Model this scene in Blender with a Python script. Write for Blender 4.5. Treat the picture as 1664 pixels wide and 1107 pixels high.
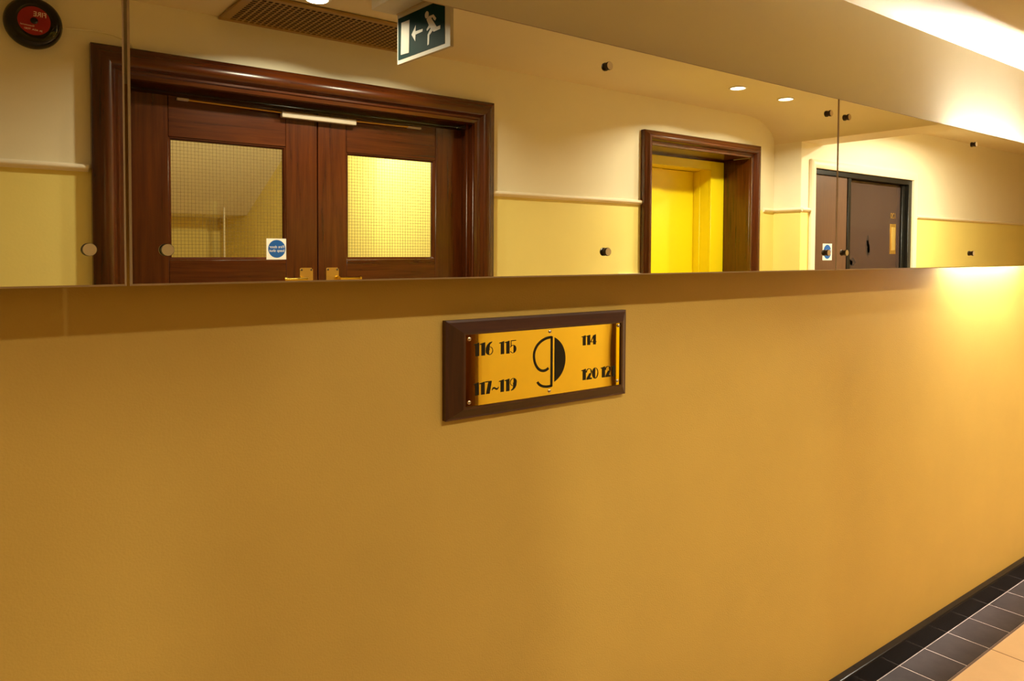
import bpy, bmesh, math, random
from math import radians, sin, cos, pi
from mathutils import Matrix, Vector
random.seed(7)
sc = bpy.context.scene
for o in list(bpy.data.objects):
    bpy.data.objects.remove(o, do_unlink=True)
COL = sc.collection

# ------------------------------------------------------------------ camera
F_PX, PPY = 1208.4, 446.7
yaw, pitch, roll = radians(37.09), radians(-1.84), radians(0.274)
fwd = Vector((sin(yaw) * cos(pitch), cos(yaw) * cos(pitch), sin(pitch)))
rt = fwd.cross(Vector((0, 0, 1))).normalized()
up = rt.cross(fwd)
r2 = rt * cos(roll) + up * sin(roll)
u2 = -rt * sin(roll) + up * cos(roll)
cam_d = bpy.data.cameras.new('camera')
cam_d.sensor_fit = 'HORIZONTAL'
cam_d.sensor_width = 36.0
cam_d.lens = 36.0 * F_PX / 1664.0
cam_d.shift_y = -(553.5 - PPY) / 1664.0
cam_d.clip_start = 0.02
cam = bpy.data.objects.new('camera', cam_d)
COL.objects.link(cam)
m = Matrix((r2, u2, -fwd)).transposed().to_4x4()
m.translation = (0, 0, 1.55)
cam.matrix_world = m
sc.camera = cam

# ------------------------------------------------------------------ world, exposure, light levels
w = bpy.data.worlds.new('world')
sc.world = w
w.use_nodes = True
w.node_tree.nodes['Background'].inputs[0].default_value = (0.55, 0.38, 0.18, 1)
w.node_tree.nodes['Background'].inputs[1].default_value = 0.0
sc.view_settings.view_transform = 'Standard'
sc.view_settings.look = 'None'
sc.view_settings.gamma = 1.0
sc.view_settings.use_curve_mapping = False
sc.view_settings.exposure = 0.0
sc.cycles.max_bounces = 14
sc.cycles.diffuse_bounces = 7
sc.cycles.glossy_bounces = 8
sc.cycles.transparent_max_bounces = 12
sc.cycles.sample_clamp_indirect = 4.0
sc.cycles.blur_glossy = 0.6
WARM = (1.0, 0.905, 0.70)
P_LEFT_FILL, P_NEAR, P_MID, P_FAR = 3.8, 9.5, 11.5, 34.0      # downlight watts, left to right along the corridor
E_TUBE = 3300.0                               # the tube behind the mirror
P_STAIR, P_STAIR2 = 72.0, 4.0

# ------------------------------------------------------------------ helpers
WL = {}

def link(o, parent=None, wloc=(0, 0, 0)):
    COL.objects.link(o)
    wloc = Vector(wloc)
    WL[o.name] = wloc
    if parent is not None:
        o.parent = parent
        o.location = wloc - WL[parent.name]
    else:
        o.location = wloc
    return o

def tag(o, label=None, cat=None, group=None, kind=None):
    if label: o['label'] = label
    if cat: o['category'] = cat
    if group: o['group'] = group
    if kind: o['kind'] = kind
    return o

def empty(name, loc, parent=None):
    o = bpy.data.objects.new(name, None)
    o.empty_display_size = 0.05
    return link(o, parent, loc)

def from_bm(name, bm, mats, parent=None, smooth=False, origin=None):
    bmesh.ops.recalc_face_normals(bm, faces=bm.faces)
    if origin is None:
        n = max(1, len(bm.verts))
        lo = [min(v.co[i] for v in bm.verts) for i in range(3)]
        hi = [max(v.co[i] for v in bm.verts) for i in range(3)]
        origin = Vector([(a + b) / 2 for a, b in zip(lo, hi)])
        origin.z = lo[2]
    bmesh.ops.translate(bm, verts=bm.verts, vec=-Vector(origin))
    me = bpy.data.meshes.new(name)
    bm.to_mesh(me)
    bm.free()
    if not isinstance(mats, (list, tuple)): mats = [mats]
    for mt in mats: me.materials.append(mt)
    if smooth:
        for p in me.polygons: p.use_smooth = True
        try: me.set_sharp_from_angle(angle=radians(40))
        except Exception: pass
    o = bpy.data.objects.new(name, me)
    return link(o, parent, origin)

def share(src, name, wloc, parent=None):
    o = bpy.data.objects.new(name, src.data)
    return link(o, parent, wloc)

def bm_box(bm, x0, x1, y0, y1, z0, z1, mi=0):
    vs = [bm.verts.new((x, y, z)) for z in (z0, z1) for y in (y0, y1) for x in (x0, x1)]
    for q in ((0, 1, 3, 2), (4, 5, 7, 6), (0, 1, 5, 4), (2, 3, 7, 6), (0, 2, 6, 4), (1, 3, 7, 5)):
        f = bm.faces.new([vs[i] for i in q]); f.material_index = mi
    return vs

def box(name, x0, x1, y0, y1, z0, z1, mat, parent=None, bev=0.0, seg=1):
    bm = bmesh.new()
    bm_box(bm, x0, x1, y0, y1, z0, z1)
    if bev > 0:
        bmesh.ops.recalc_face_normals(bm, faces=bm.faces)
        bmesh.ops.bevel(bm, geom=list(bm.edges), offset=bev, segments=seg, affect='EDGES', profile=0.5)
    return from_bm(name, bm, mat, parent, smooth=bev > 0)

def bm_cyl(bm, p0, p1, r0, r1=None, n=24, mi=0, caps=True):
    r1 = r0 if r1 is None else r1
    p0, p1 = Vector(p0), Vector(p1)
    d = (p1 - p0).normalized()
    a = d.orthogonal().normalized(); b = d.cross(a)
    A = [bm.verts.new(p0 + (a * cos(2 * pi * i / n) + b * sin(2 * pi * i / n)) * r0) for i in range(n)]
    B = [bm.verts.new(p1 + (a * cos(2 * pi * i / n) + b * sin(2 * pi * i / n)) * r1) for i in range(n)]
    for i in range(n):
        f = bm.faces.new((A[i], A[(i + 1) % n], B[(i + 1) % n], B[i])); f.material_index = mi
    if caps:
        f = bm.faces.new(A[::-1]); f.material_index = mi
        f = bm.faces.new(B); f.material_index = mi

def cyl(name, p0, p1, r0, mat, parent=None, r1=None, n=24):
    bm = bmesh.new(); bm_cyl(bm, p0, p1, r0, r1, n)
    return from_bm(name, bm, mat, parent, smooth=True)

def bm_lathe(bm, prof, n, xf, mi=0):
    """prof: list of (r, h); xf maps (a, b, h) to world"""
    rings = []
    for r, h in prof:
        if r < 1e-6:
            rings.append([bm.verts.new(xf(0, 0, h))])
        else:
            rings.append([bm.verts.new(xf(r * cos(2 * pi * i / n), r * sin(2 * pi * i / n), h)) for i in range(n)])
    for A, B in zip(rings, rings[1:]):
        for i in range(n):
            j = (i + 1) % n
            if len(A) == 1 and len(B) == 1: continue
            if len(A) == 1: f = bm.faces.new((A[0], B[j], B[i]))
            elif len(B) == 1: f = bm.faces.new((A[i], A[j], B[0]))
            else: f = bm.faces.new((A[i], A[j], B[j], B[i]))
            f.material_index = mi

def lathe(name, prof, xf, mat, parent=None, n=40):
    bm = bmesh.new(); bm_lathe(bm, prof, n, xf)
    return from_bm(name, bm, mat, parent, smooth=True)

def bm_strip(bm, A, B, close=False, mi=0):
    """quads between two vertex rows of coordinates"""
    a = [bm.verts.new(p) for p in A]; b = [bm.verts.new(p) for p in B]
    n = len(a)
    for i in range(n if close else n - 1):
        j = (i + 1) % n
        f = bm.faces.new((a[i], a[j], b[j], b[i])); f.material_index = mi
    return a, b

def sweep(name, A, B, mat, parent=None, smooth=True):
    """closed profile loop A -> B with end caps"""
    bm = bmesh.new()
    a, b = bm_strip(bm, A, B, True)
    bm.faces.new(a[::-1]); bm.faces.new(b)
    return from_bm(name, bm, mat, parent, smooth=smooth)

def bm_poly_plate(bm, pts2, xf, d0, d1, mi=0):
    """extrude a 2-D outline from depth d0 to d1; xf(a, b, d) -> world"""
    a = [bm.verts.new(xf(x, y, d0)) for x, y in pts2]
    b = [bm.verts.new(xf(x, y, d1)) for x, y in pts2]
    n = len(a)
    for i in range(n):
        f = bm.faces.new((a[i], a[(i + 1) % n], b[(i + 1) % n], b[i])); f.material_index = mi
    f = bm.faces.new(a[::-1]); f.material_index = mi
    f = bm.faces.new(b); f.material_index = mi

def bm_ribbon(bm, pts, wd, xf, d0, d1, mi=0):
    """a stroke of given width along 2-D points, as a thin plate"""
    L, R = [], []
    n = len(pts)
    for i in range(n):
        a = Vector(pts[max(0, i - 1)]); b = Vector(pts[min(n - 1, i + 1)])
        t = (b - a).normalized(); nn = Vector((-t.y, t.x))
        wi = wd[i] if isinstance(wd, (list, tuple)) else wd
        p = Vector(pts[i])
        L.append(p + nn * wi / 2); R.append(p - nn * wi / 2)
    for i in range(n - 1):
        bm_poly_plate(bm, [L[i], L[i + 1], R[i + 1], R[i]], xf, d0, d1, mi)

def ell(cx, cy, rx, ry, a0, a1, n=24):
    return [(cx + rx * cos(radians(a0 + (a1 - a0) * i / n)), cy + ry * sin(radians(a0 + (a1 - a0) * i / n))) for i in range(n + 1)]

def bm_text(bm, body, size, xf, d0, d1, mi=0, align='CENTER', rot=0.0, off=(0, 0), squeeze=1.0):
    cu = bpy.data.curves.new('t', 'FONT')
    cu.body = body; cu.size = size; cu.align_x = align; cu.align_y = 'CENTER'
    cu.resolution_u = 3
    cu.fill_mode = 'FRONT' if hasattr(cu, 'fill_mode') else cu.fill_mode
    to = bpy.data.objects.new('t', cu)
    COL.objects.link(to)
    bpy.context.view_layer.update()
    dg = bpy.context.evaluated_depsgraph_get()
    me = bpy.data.meshes.new_from_object(to.evaluated_get(dg))
    c, s = cos(rot), sin(rot)
    def T(v, d):
        x, y = v.co.x * squeeze, v.co.y
        return xf(c * x - s * y + off[0], s * x + c * y + off[1], d)
    vs = [bm.verts.new(T(v, d1)) for v in me.vertices]
    vb = [bm.verts.new(T(v, d0)) for v in me.vertices]
    from collections import Counter
    cnt = Counter()
    for p in me.polygons:
        vi = list(p.vertices)
        try:
            f = bm.faces.new([vs[i] for i in vi]); f.material_index = mi
        except ValueError: continue
        for i in range(len(vi)): cnt[(vi[i], vi[(i + 1) % len(vi)])] += 1
    for (i, j), k in list(cnt.items()):
        if (j, i) not in cnt:
            try:
                f = bm.faces.new((vs[i], vs[j], vb[j], vb[i])); f.material_index = mi
            except ValueError: pass
    COL.objects.unlink(to)
    bpy.data.objects.remove(to); bpy.data.curves.remove(cu); bpy.data.meshes.remove(me)

# ------------------------------------------------------------------ materials
def nt(name):
    mt = bpy.data.materials.new(name); mt.use_nodes = True
    return mt, mt.node_tree, mt.node_tree.nodes['Principled BSDF']

def plain(name, col, rough=0.5, metal=0.0, bump=0.0, bscale=200.0, coat=0.0, var=0.0, vscale=3.0, spec=None):
    mt, t, b = nt(name)
    b.inputs['Base Color'].default_value = (*col, 1)
    b.inputs['Roughness'].default_value = rough
    b.inputs['Metallic'].default_value = metal
    if spec is not None: b.inputs['Specular IOR Level'].default_value = spec
    if coat: b.inputs['Coat Weight'].default_value = coat; b.inputs['Coat Roughness'].default_value = 0.12
    tc = t.nodes.new('ShaderNodeNewGeometry')
    if bump:
        n = t.nodes.new('ShaderNodeTexNoise'); n.inputs['Scale'].default_value = bscale; n.inputs['Detail'].default_value = 4
        t.links.new(tc.outputs['Position'], n.inputs['Vector'])
        bp = t.nodes.new('ShaderNodeBump'); bp.inputs['Strength'].default_value = bump; bp.inputs['Distance'].default_value = 0.002
        t.links.new(n.outputs['Fac'], bp.inputs['Height']); t.links.new(bp.outputs['Normal'], b.inputs['Normal'])
    if var:
        n2 = t.nodes.new('ShaderNodeTexNoise'); n2.inputs['Scale'].default_value = vscale; n2.inputs['Detail'].default_value = 6
        n2.inputs['Roughness'].default_value = 0.6
        t.links.new(tc.outputs['Position'], n2.inputs['Vector'])
        cr = t.nodes.new('ShaderNodeValToRGB')
        cr.color_ramp.elements[0].position = 0.3; cr.color_ramp.elements[1].position = 0.7
        cr.color_ramp.elements[0].color = (*[c * (1 - var) for c in col], 1)
        cr.color_ramp.elements[1].color = (*[min(1, c * (1 + var)) for c in col], 1)
        t.links.new(n2.outputs['Fac'], cr.inputs['Fac']); t.links.new(cr.outputs['Color'], b.inputs['Base Color'])
    return mt

def wood(name, c0, c1, axis='Z', rough=0.28, coat=0.5, scale=1.0):
    mt, t, b = nt(name)
    tc = t.nodes.new('ShaderNodeNewGeometry')
    mp = t.nodes.new('ShaderNodeMapping')
    s = {'X': (1.2, 26, 26), 'Z': (26, 26, 1.2), 'Y': (26, 1.2, 26)}[axis]
    mp.inputs['Scale'].default_value = tuple(k * scale for k in s)
    n = t.nodes.new('ShaderNodeTexNoise'); n.inputs['Scale'].default_value = 2.2; n.inputs['Detail'].default_value = 8
    n.inputs['Roughness'].default_value = 0.65; n.inputs['Distortion'].default_value = 0.5
    cr = t.nodes.new('ShaderNodeValToRGB')
    cr.color_ramp.elements[0].position = 0.28; cr.color_ramp.elements[1].position = 0.72
    cr.color_ramp.elements[0].color = (*c0, 1); cr.color_ramp.elements[1].color = (*c1, 1)
    t.links.new(tc.outputs['Position'], mp.inputs['Vector']); t.links.new(mp.outputs['Vector'], n.inputs['Vector'])
    t.links.new(n.outputs['Fac'], cr.inputs['Fac']); t.links.new(cr.outputs['Color'], b.inputs['Base Color'])
    bp = t.nodes.new('ShaderNodeBump'); bp.inputs['Strength'].default_value = 0.12; bp.inputs['Distance'].default_value = 0.001
    t.links.new(n.outputs['Fac'], bp.inputs['Height']); t.links.new(bp.outputs['Normal'], b.inputs['Normal'])
    b.inputs['Roughness'].default_value = rough
    b.inputs['Coat Weight'].default_value = coat; b.inputs['Coat Roughness'].default_value = 0.1
    return mt

def emis(name, col, strength):
    mt, t, b = nt(name)
    b.inputs['Base Color'].default_value = (0.9, 0.9, 0.9, 1)
    b.inputs['Emission Color'].default_value = (*col, 1); b.inputs['Emission Strength'].default_value = strength
    return mt

M_OCHRE = plain('ochre_wall_vinyl', (0.60, 0.385, 0.078), 0.62, bump=0.25, bscale=260, var=0.035, vscale=4)
M_CREAM = plain('cream_paint', (0.81, 0.74, 0.55), 0.6, bump=0.12, bscale=120, var=0.02, vscale=3)
M_YELLOW = plain('yellow_paint', (0.83, 0.70, 0.22), 0.55, bump=0.12, bscale=120, var=0.02, vscale=3)
M_CEIL = plain('ceiling_paint', (0.76, 0.66, 0.45), 0.65, bump=0.12, bscale=90, var=0.02, vscale=2)
M_TRIMW = plain('cream_gloss_trim', (0.84, 0.74, 0.56), 0.3)
M_LIFT = plain('lift_yellow_enamel', (0.82, 0.65, 0.006), 0.3, var=0.02)
M_DARKT = plain('dark_quarry_tile', (0.031, 0.022, 0.019), 0.5, spec=0.12, bump=0.1, bscale=60, var=0.25, vscale=9)
M_BLACKT = plain('black_skirting_tile', (0.007, 0.005, 0.004), 0.14, var=0.2, vscale=8, spec=0.16)
M_CREAMT = plain('cream_floor_tile', (0.58, 0.38, 0.20), 0.35, bump=0.08, bscale=80, var=0.06, vscale=5)
M_GROUT = plain('grout', (0.46, 0.36, 0.30), 0.8, bump=0.3, bscale=300)
M_GROUTD = plain('dark_grout', (0.10, 0.055, 0.03), 0.8)
M_MAHOG = wood('mahogany_vertical', (0.032, 0.0050, 0.0008), (0.100, 0.0215, 0.0028), 'Z', 0.25, 0.25)
M_MAHOGX = wood('mahogany_horizontal', (0.032, 0.0050, 0.0008), (0.100, 0.0215, 0.0028), 'X', 0.25, 0.25)
M_FRAMEX = wood('sign_frame_wood_horizontal', (0.040, 0.010, 0.002), (0.085, 0.024, 0.005), 'X', 0.45, 0.08, 2.0)
M_FRAMEZ = wood('sign_frame_wood_vertical', (0.040, 0.010, 0.002), (0.085, 0.024, 0.005), 'Z', 0.45, 0.08, 2.0)
M_LAM = wood('brown_laminate', (0.082, 0.038, 0.020), (0.120, 0.060, 0.032), 'Z', 0.38, 0.2, 2.2)
M_LAM2 = wood('dark_brown_laminate', (0.038, 0.023, 0.019), (0.060, 0.037, 0.030), 'Z', 0.22, 0.5, 2.2)
M_BLACK = plain('black_gloss_paint', (0.009, 0.008, 0.006), 0.3, spec=0.3, bump=0.3, bscale=250)
M_BRASS = plain('polished_brass', (0.95, 0.70, 0.12), 0.025, 1.0)
M_BRASS2 = plain('worn_brass', (0.60, 0.36, 0.07), 0.4, 0.85)
M_BRASS3 = plain('bright_brass', (0.95, 0.70, 0.20), 0.3, 0.8)
M_ENG = plain('engraved_dark_enamel', (0.014, 0.010, 0.003), 0.5, spec=0.25)
M_NICK = plain('satin_nickel', (0.70, 0.60, 0.46), 0.3, 1.0)
M_CAP = plain('brushed_cap', (0.62, 0.49, 0.26), 0.5, 0.6)
M_CHROME = plain('dark_steel_and_stud_shade', (0.09, 0.07, 0.05), 0.35, 1.0)
M_EDGE = plain('glass_edge_tan_reflection', (0.46, 0.35, 0.22), 0.3, 0.0, spec=0.5)
M_BACK = plain('mirror_backing', (0.55, 0.50, 0.42), 0.6)
M_MIRROR = plain('silvered_glass', (0.92, 0.94, 0.83), 0.0, 1.0)
M_WHITE = plain('white_plastic', (0.78, 0.74, 0.66), 0.4)
M_ALU = plain('painted_closer', (0.52, 0.44, 0.34), 0.4)
M_GREEN = plain('exit_green', (0.0, 0.022, 0.020), 0.6, spec=0.06)
M_PICTO = plain('exit_white', (0.50, 0.45, 0.37), 0.5)
M_BLUE = plain('sticker_blue', (0.006, 0.085, 0.33), 0.4)
M_STICK = plain('sticker_white', (0.82, 0.76, 0.68), 0.4)
M_RED = plain('bell_red', (0.30, 0.002, 0.003), 0.45)
M_BELL = plain('bell_black', (0.006, 0.0045, 0.0025), 0.13, spec=0.35)
M_GRILLE = plain('bronze_grille', (0.34, 0.20, 0.045), 0.5)
M_VOID = plain('dark_gap_shade', (0.010, 0.006, 0.004), 0.9)
M_WIRE = plain('glass_wire', (0.10, 0.06, 0.02), 0.6)
M_SCUFF = plain('scuff_dark', (0.030, 0.020, 0.017), 0.35)
M_LENS = emis('downlight_lens', (1.0, 0.90, 0.72), 14.0)
M_TUBE = emis('lamp_tube', (1.0, 0.955, 0.87), E_TUBE)
mt, t, b = nt('wired_glass')
t.nodes.remove(b)
tr = t.nodes.new('ShaderNodeBsdfTransparent'); tr.inputs[0].default_value = (0.93, 0.92, 0.84, 1)
gl = t.nodes.new('ShaderNodeBsdfGlossy'); gl.inputs['Roughness'].default_value = 0.02
lw = t.nodes.new('ShaderNodeFresnel'); lw.inputs[0].default_value = 1.35
mx = t.nodes.new('ShaderNodeMixShader')
t.links.new(lw.outputs[0], mx.inputs[0]); t.links.new(tr.outputs[0], mx.inputs[1]); t.links.new(gl.outputs[0], mx.inputs[2])
t.links.new(mx.outputs[0], t.nodes['Material Output'].inputs['Surface'])
M_GLASS = mt

# ------------------------------------------------------------------ dimensions (metres)
YF = 1.334            # front wall (carries the mirror)
YM = 1.224            # mirror face
YO = 2 * YM - 2.80    # opposite wall, doors and lift       (-0.352)
YO2 = 2 * YM - 2.61   # opposite wall beyond the pier       (-0.162)
ZC, ZC2, ZB = 2.39, 2.44, 2.235
XL, XR = -2.4, 9.4
XP, XB = 4.215, 4.467 # pier face, far side of the beam
DADO = 1.815

# ------------------------------------------------------------------ walls
def wall_panel(name, xs, zs, y, facing, holes, split, m_low, m_up, thick, label):
    """sheet in XZ with rectangular holes, thickened away from the room"""
    bm = bmesh.new()
    X = sorted(set(list(xs) + [h for q in holes for h in q[:2]]))
    Z = sorted(set(list(zs) + [h for q in holes for h in q[2:]] + ([split] if split else [])))
    V = {}
    def v(x, z):
        if (x, z) not in V: V[(x, z)] = bm.verts.new((x, y, z))
        return V[(x, z)]
    for i in range(len(X) - 1):
        for j in range(len(Z) - 1):
            cx, cz = (X[i] + X[i + 1]) / 2, (Z[j] + Z[j + 1]) / 2
            if any(q[0] < cx < q[1] and q[2] < cz < q[3] for q in holes): continue
            f = bm.faces.new((v(X[i], Z[j]), v(X[i + 1], Z[j]), v(X[i + 1], Z[j + 1]), v(X[i], Z[j + 1])))
            f.material_index = 0 if (split and cz < split) else 1
    g = bmesh.ops.extrude_face_region(bm, geom=list(bm.faces))
    nv = [e for e in g['geom'] if isinstance(e, bmesh.types.BMVert)]
    bmesh.ops.translate(bm, verts=nv, vec=(0, thick * (-facing), 0))
    o = from_bm(name, bm, [m_low, m_up])
    return tag(o, label, 'wall', kind='structure')

wall_panel('wall_front', (XL, 4.092, XR), (0, 2.62), YF, -1, [], DADO, M_OCHRE, M_CREAM, 0.15,
           'long ochre corridor wall carrying the mirrors and the room number sign')
D1 = (0.473, 1.893, 0.0, 2.124)     # double doors
D2 = (3.060, 3.956, 0.0, 2.132)     # lift
D3 = (4.362, 5.672, 0.0, 2.083)     # room 120
wall_panel('wall_back', (XL, XP - 0.0005), (0, 2.62), YO, 1, [D1, D2], DADO, M_YELLOW, M_CREAM, 0.12,
           'cream and yellow wall with the double doors and lift, seen in the mirror')
wall_panel('wall_back_right', (XP + 0.003, XR), (0, 2.62), YO2, 1, [D3], DADO, M_YELLOW, M_CREAM, 0.12,
           'cream and yellow wall around the dark door numbered 120')
bm = bmesh.new(); bm_box(bm, XP, XP + 0.1, YO - 0.12, YO2 - 0.0005, 0, DADO, 0); bm_box(bm, XP, XP + 0.1, YO - 0.12, YO2 - 0.0005, DADO + 0.0001, 2.62, 1)
tag(from_bm('wall_pier', bm, [M_YELLOW, M_CREAM]), 'narrow return of wall stepping forward right of the lift', 'wall', kind='structure')
for nm, x0, x1, lb in (('wall_left', XL - 0.1, XL, 'cream end wall closing the corridor behind the camera on the left'),
                       ('wall_right', XR, XR + 0.1, 'cream end wall closing the far right of the corridor')):
    bm = bmesh.new(); bm_box(bm, x0, x1, YO - 0.12, YF + 0.15, 0, DADO, 0); bm_box(bm, x0, x1, YO - 0.12, YF + 0.15, DADO, 2.62, 1)
    tag(from_bm(nm, bm, [M_YELLOW, M_CREAM]), lb, 'wall', kind='structure')

# ceiling with its cove down to the beam
bm = bmesh.new()
prof = [(XL, ZC)] + [(XP - 0.31 + 0.31 * sin(radians(a)), ZB + (ZC - ZB) * cos(radians(a))) for a in range(0, 91, 5)]
prof += [(XB, ZB), (XB, ZC2)]
prof += [(XR, ZC2), (XR, 2.62), (XL, 2.62)]
A = [(x, YO - 0.12, z) for x, z in prof]; B = [(x, YF + 0.15, z) for x, z in prof]
a, b_ = bm_strip(bm, A, B, True); bm.faces.new(a[::-1]); bm.faces.new(b_)
tag(from_bm('ceiling', bm, M_CEIL, smooth=True), 'low cream corridor ceiling with a rounded drop to a cross beam', 'ceiling', kind='structure')

# ------------------------------------------------------------------ floor
PITCH, JN = 0.2036, 0.004
X0T = 3.637 - 30 * PITCH
floor = tag(box('floor', XL, XR, YO - 0.12, YF + 0.15, -0.08, -0.0012, M_GROUT), 'tiled corridor floor with a dark border and pale centre', 'floor', kind='structure')
YB0 = 1.309
dark = None
for i in range(int((XR - XL) / PITCH) + 2):
    x = X0T + i * PITCH
    if x < XL or x + PITCH > XR: continue
    if dark is None:
        dark = box('border_tile', x + JN / 2, x + PITCH - JN / 2, YB0 - 0.155 + JN / 2, YB0 - JN / 2, -0.010, 0.0, M_DARKT, floor, 0.0012)
        base = WL[dark.name].copy(); xb = x
    else:
        share(dark, 'border_tile', base + Vector((x - xb, 0, 0)), floor)
cr_ = None
P2 = 2 * PITCH
for i in range(int((XR - XL) / P2) + 2):
    x = X0T + i * P2
    if x < XL or x + P2 > XR: continue
    for j in range(4):
        y1 = YB0 - 0.155 - 0.004 - j * P2
        y0 = y1 - P2
        if y0 < YO2 and x + P2 > XP - 0.02 and j == 3: continue
        if j == 3:
            continue
        if cr_ is None:
            cr_ = box('floor_tile', x + 0.002, x + P2 - 0.002, y0 + 0.002, y1 - 0.002, -0.010, 0.0, M_CREAMT, floor, 0.0012)
            cb = WL[cr_.name].copy(); cx_, cy_ = x, y1
        else:
            share(cr_, 'floor_tile', cb + Vector((x - cx_, y1 - cy_, 0)), floor)
box('grout_bed', XL, XR, YO + 0.2, YB0 - 0.1535, -0.0030, -0.0010, M_GROUTD, floor)
# far dark border along the opposite wall
d2 = None
for i in range(int((XR - XL) / PITCH) + 2):
    x = X0T + i * PITCH
    if x < XL or x + PITCH > XP: continue
    if d2 is None:
        d2 = box('border_tile', x + JN / 2, x + PITCH - JN / 2, YO + 0.015, YB0 - 0.159 - 3 * P2 - 0.002, -0.010, 0.0, M_DARKT, floor, 0.0012)
        base2 = WL[d2.name].copy(); xb2 = x
    else:
        share(d2, 'border_tile', base2 + Vector((x - xb2, 0, 0)), floor)

# skirting of black tiles
sk = tag(empty('baseboard_front', (2.0, YF - 0.0125, 0)), 'black glazed skirting along the foot of the ochre wall', 'baseboard', kind='structure')
xj = 3.748
n0 = int((xj - XL) / 1.22)
xs_ = [XL] + [xj - 1.22 * k for k in range(n0, -1, -1)] + [xj + 1.22 * k for k in range(1, 5)]
xs_ = [x for x in xs_ if XL <= x <= XR] + [XR]
for xa, xb_ in zip(xs_, xs_[1:]):
    if xb_ - xa < 0.02: continue
    prof = [(YF, 0.0), (YF - 0.025, 0.0), (YF - 0.025, 0.080), (YF - 0.0235, 0.0835), (YF - 0.021, 0.085), (YF, 0.087)]
    sweep('skirting_tile', [(xa + 0.0008, y, z) for y, z in prof], [(xb_ - 0.0008, y, z) for y, z in prof], M_BLACKT, sk, smooth=False)
sb = tag(empty('baseboard_back', (1.0, YO + 0.01, 0)), 'black skirting along the foot of the wall with the doors', 'baseboard', kind='structure')
for xa, xb_, yw in ((XL, 0.372, YO), (1.995, 2.985, YO), (4.10, XP, YO), (XP, 4.305, YO2), (5.735, XR, YO2)):
    prof = [(yw, 0.0), (yw + 0.02, 0.0), (yw + 0.02, 0.08), (yw + 0.015, 0.086), (yw, 0.087)]
    sweep('skirting_tile', [(xa + 0.0008, y, z) for y, z in prof], [(xb_ - 0.0008, y, z) for y, z in prof], M_BLACKT, sb, smooth=False)

# dado rail
def dado(name, xa, xb_, yw, label):
    prof = [(yw, 1.803), (yw + 0.006, 1.803), (yw + 0.008, 1.807)]
    prof += [(yw + 0.006 + 0.012 * cos(radians(a)), 1.817 + 0.010 * sin(radians(a))) for a in range(-70, 91, 20)]
    prof += [(yw, 1.829)]
    return tag(sweep(name, [(xa, y, z) for y, z in prof], [(xb_, y, z) for y, z in prof], M_TRIMW), label, 'dado rail', kind='structure')
dado('trim_1', XL, 0.368, YO, 'cream dado rail left of the double doors')
dado('trim_2', 1.992, 2.990, YO, 'cream dado rail between the double doors and the lift')
dado('trim_3', 4.100, XP, YO, 'short cream dado rail right of the lift')
dado('trim_4', XP + 0.001, 4.305, YO2, 'short cream dado rail left of the dark numbered door')
dado('trim_5', 5.735, XR, YO2, 'cream dado rail right of the dark numbered door')
prof = [(XP, 1.803), (XP - 0.006, 1.803)] + [(XP - 0.006 - 0.012 * cos(radians(a)), 1.817 + 0.010 * sin(radians(a))) for a in range(-70, 91, 20)] + [(XP, 1.829)]
tag(sweep('trim_6', [(x, YO + 0.012, z) for x, z in prof], [(x, YO2 + 0.014, z) for x, z in prof], M_TRIMW), 'cream dado rail across the narrow return of wall', 'dado rail', kind='structure')

# ------------------------------------------------------------------ architraves
def architrave(parent, hole, y, prof, mz, mxm):
    x0, x1, z0, z1 = hole
    sweep('architrave', [(x0 - d, y + p, z0) for d, p in prof], [(x0 - d, y + p, z1 + d) for d, p in prof], mz, parent)
    sweep('architrave', [(x1 + d, y + p, z0) for d, p in prof], [(x1 + d, y + p, z1 + d) for d, p in prof], mz, parent)
    sweep('architrave', [(x0 - d, y + p, z1 + d) for d, p in prof], [(x1 + d, y + p, z1 + d) for d, p in prof], mxm, parent)

def bolection(wd):
    k = wd / 0.1
    p = [(0, 0.0), (0, 0.012), (0.014, 0.014), (0.018, 0.019), (0.026, 0.019), (0.030, 0.026)]
    p += [(0.058 - 0.026 * cos(radians(a)), 0.026 + 0.020 * sin(radians(a))) for a in range(15, 150, 15)]
    p += [(0.086, 0.033), (0.097, 0.030), (0.1, 0.027), (0.1, 0.0)]
    return [(d * k, q) for d, q in p]

# ------------------------------------------------------------------ double doors
door1 = tag(empty('door_1', (1.183, YO - 0.05, 0)), 'pair of dark mahogany fire doors with square wired glass panes', 'door', kind='structure')
architrave(door1, D1, YO, bolection(0.098), M_MAHOG, M_MAHOGX)
YL = YO - 0.085      # leaf face
box('jamb_lining', 0.455, 0.475, YO - 0.135, YO + 0.001, 0, 2.122, M_MAHOG, door1, 0.002)
box('jamb_lining', 1.891, 1.911, YO - 0.135, YO + 0.001, 0, 2.122, M_MAHOG, door1, 0.002)
box('head_lining', 0.455, 1.911, YO - 0.135, YO + 0.001, 2.1222, 2.142, M_MAHOGX, door1, 0.002)
box('door_stop', 1.878, 1.8905, YO - 0.046, YO - 0.030, 0, 2.1215, M_MAHOG, door1, 0.002)
LT = 0.044
box('head_light_stop', 0.4755, 1.8905, YL - LT - 0.016, YL - LT - 0.001, 2.085, 2.122, M_MAHOGX, door1, 0.001)  # added strip, blocks stairwell light above the leaf tops
box('meeting_stop_shade', 1.170, 1.216, YL - LT - 0.016, YL - LT - 0.001, 0.0, 2.0845, M_VOID, door1, 0.001)  # stop coloured near black for the shade in the gap between leaves
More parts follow.
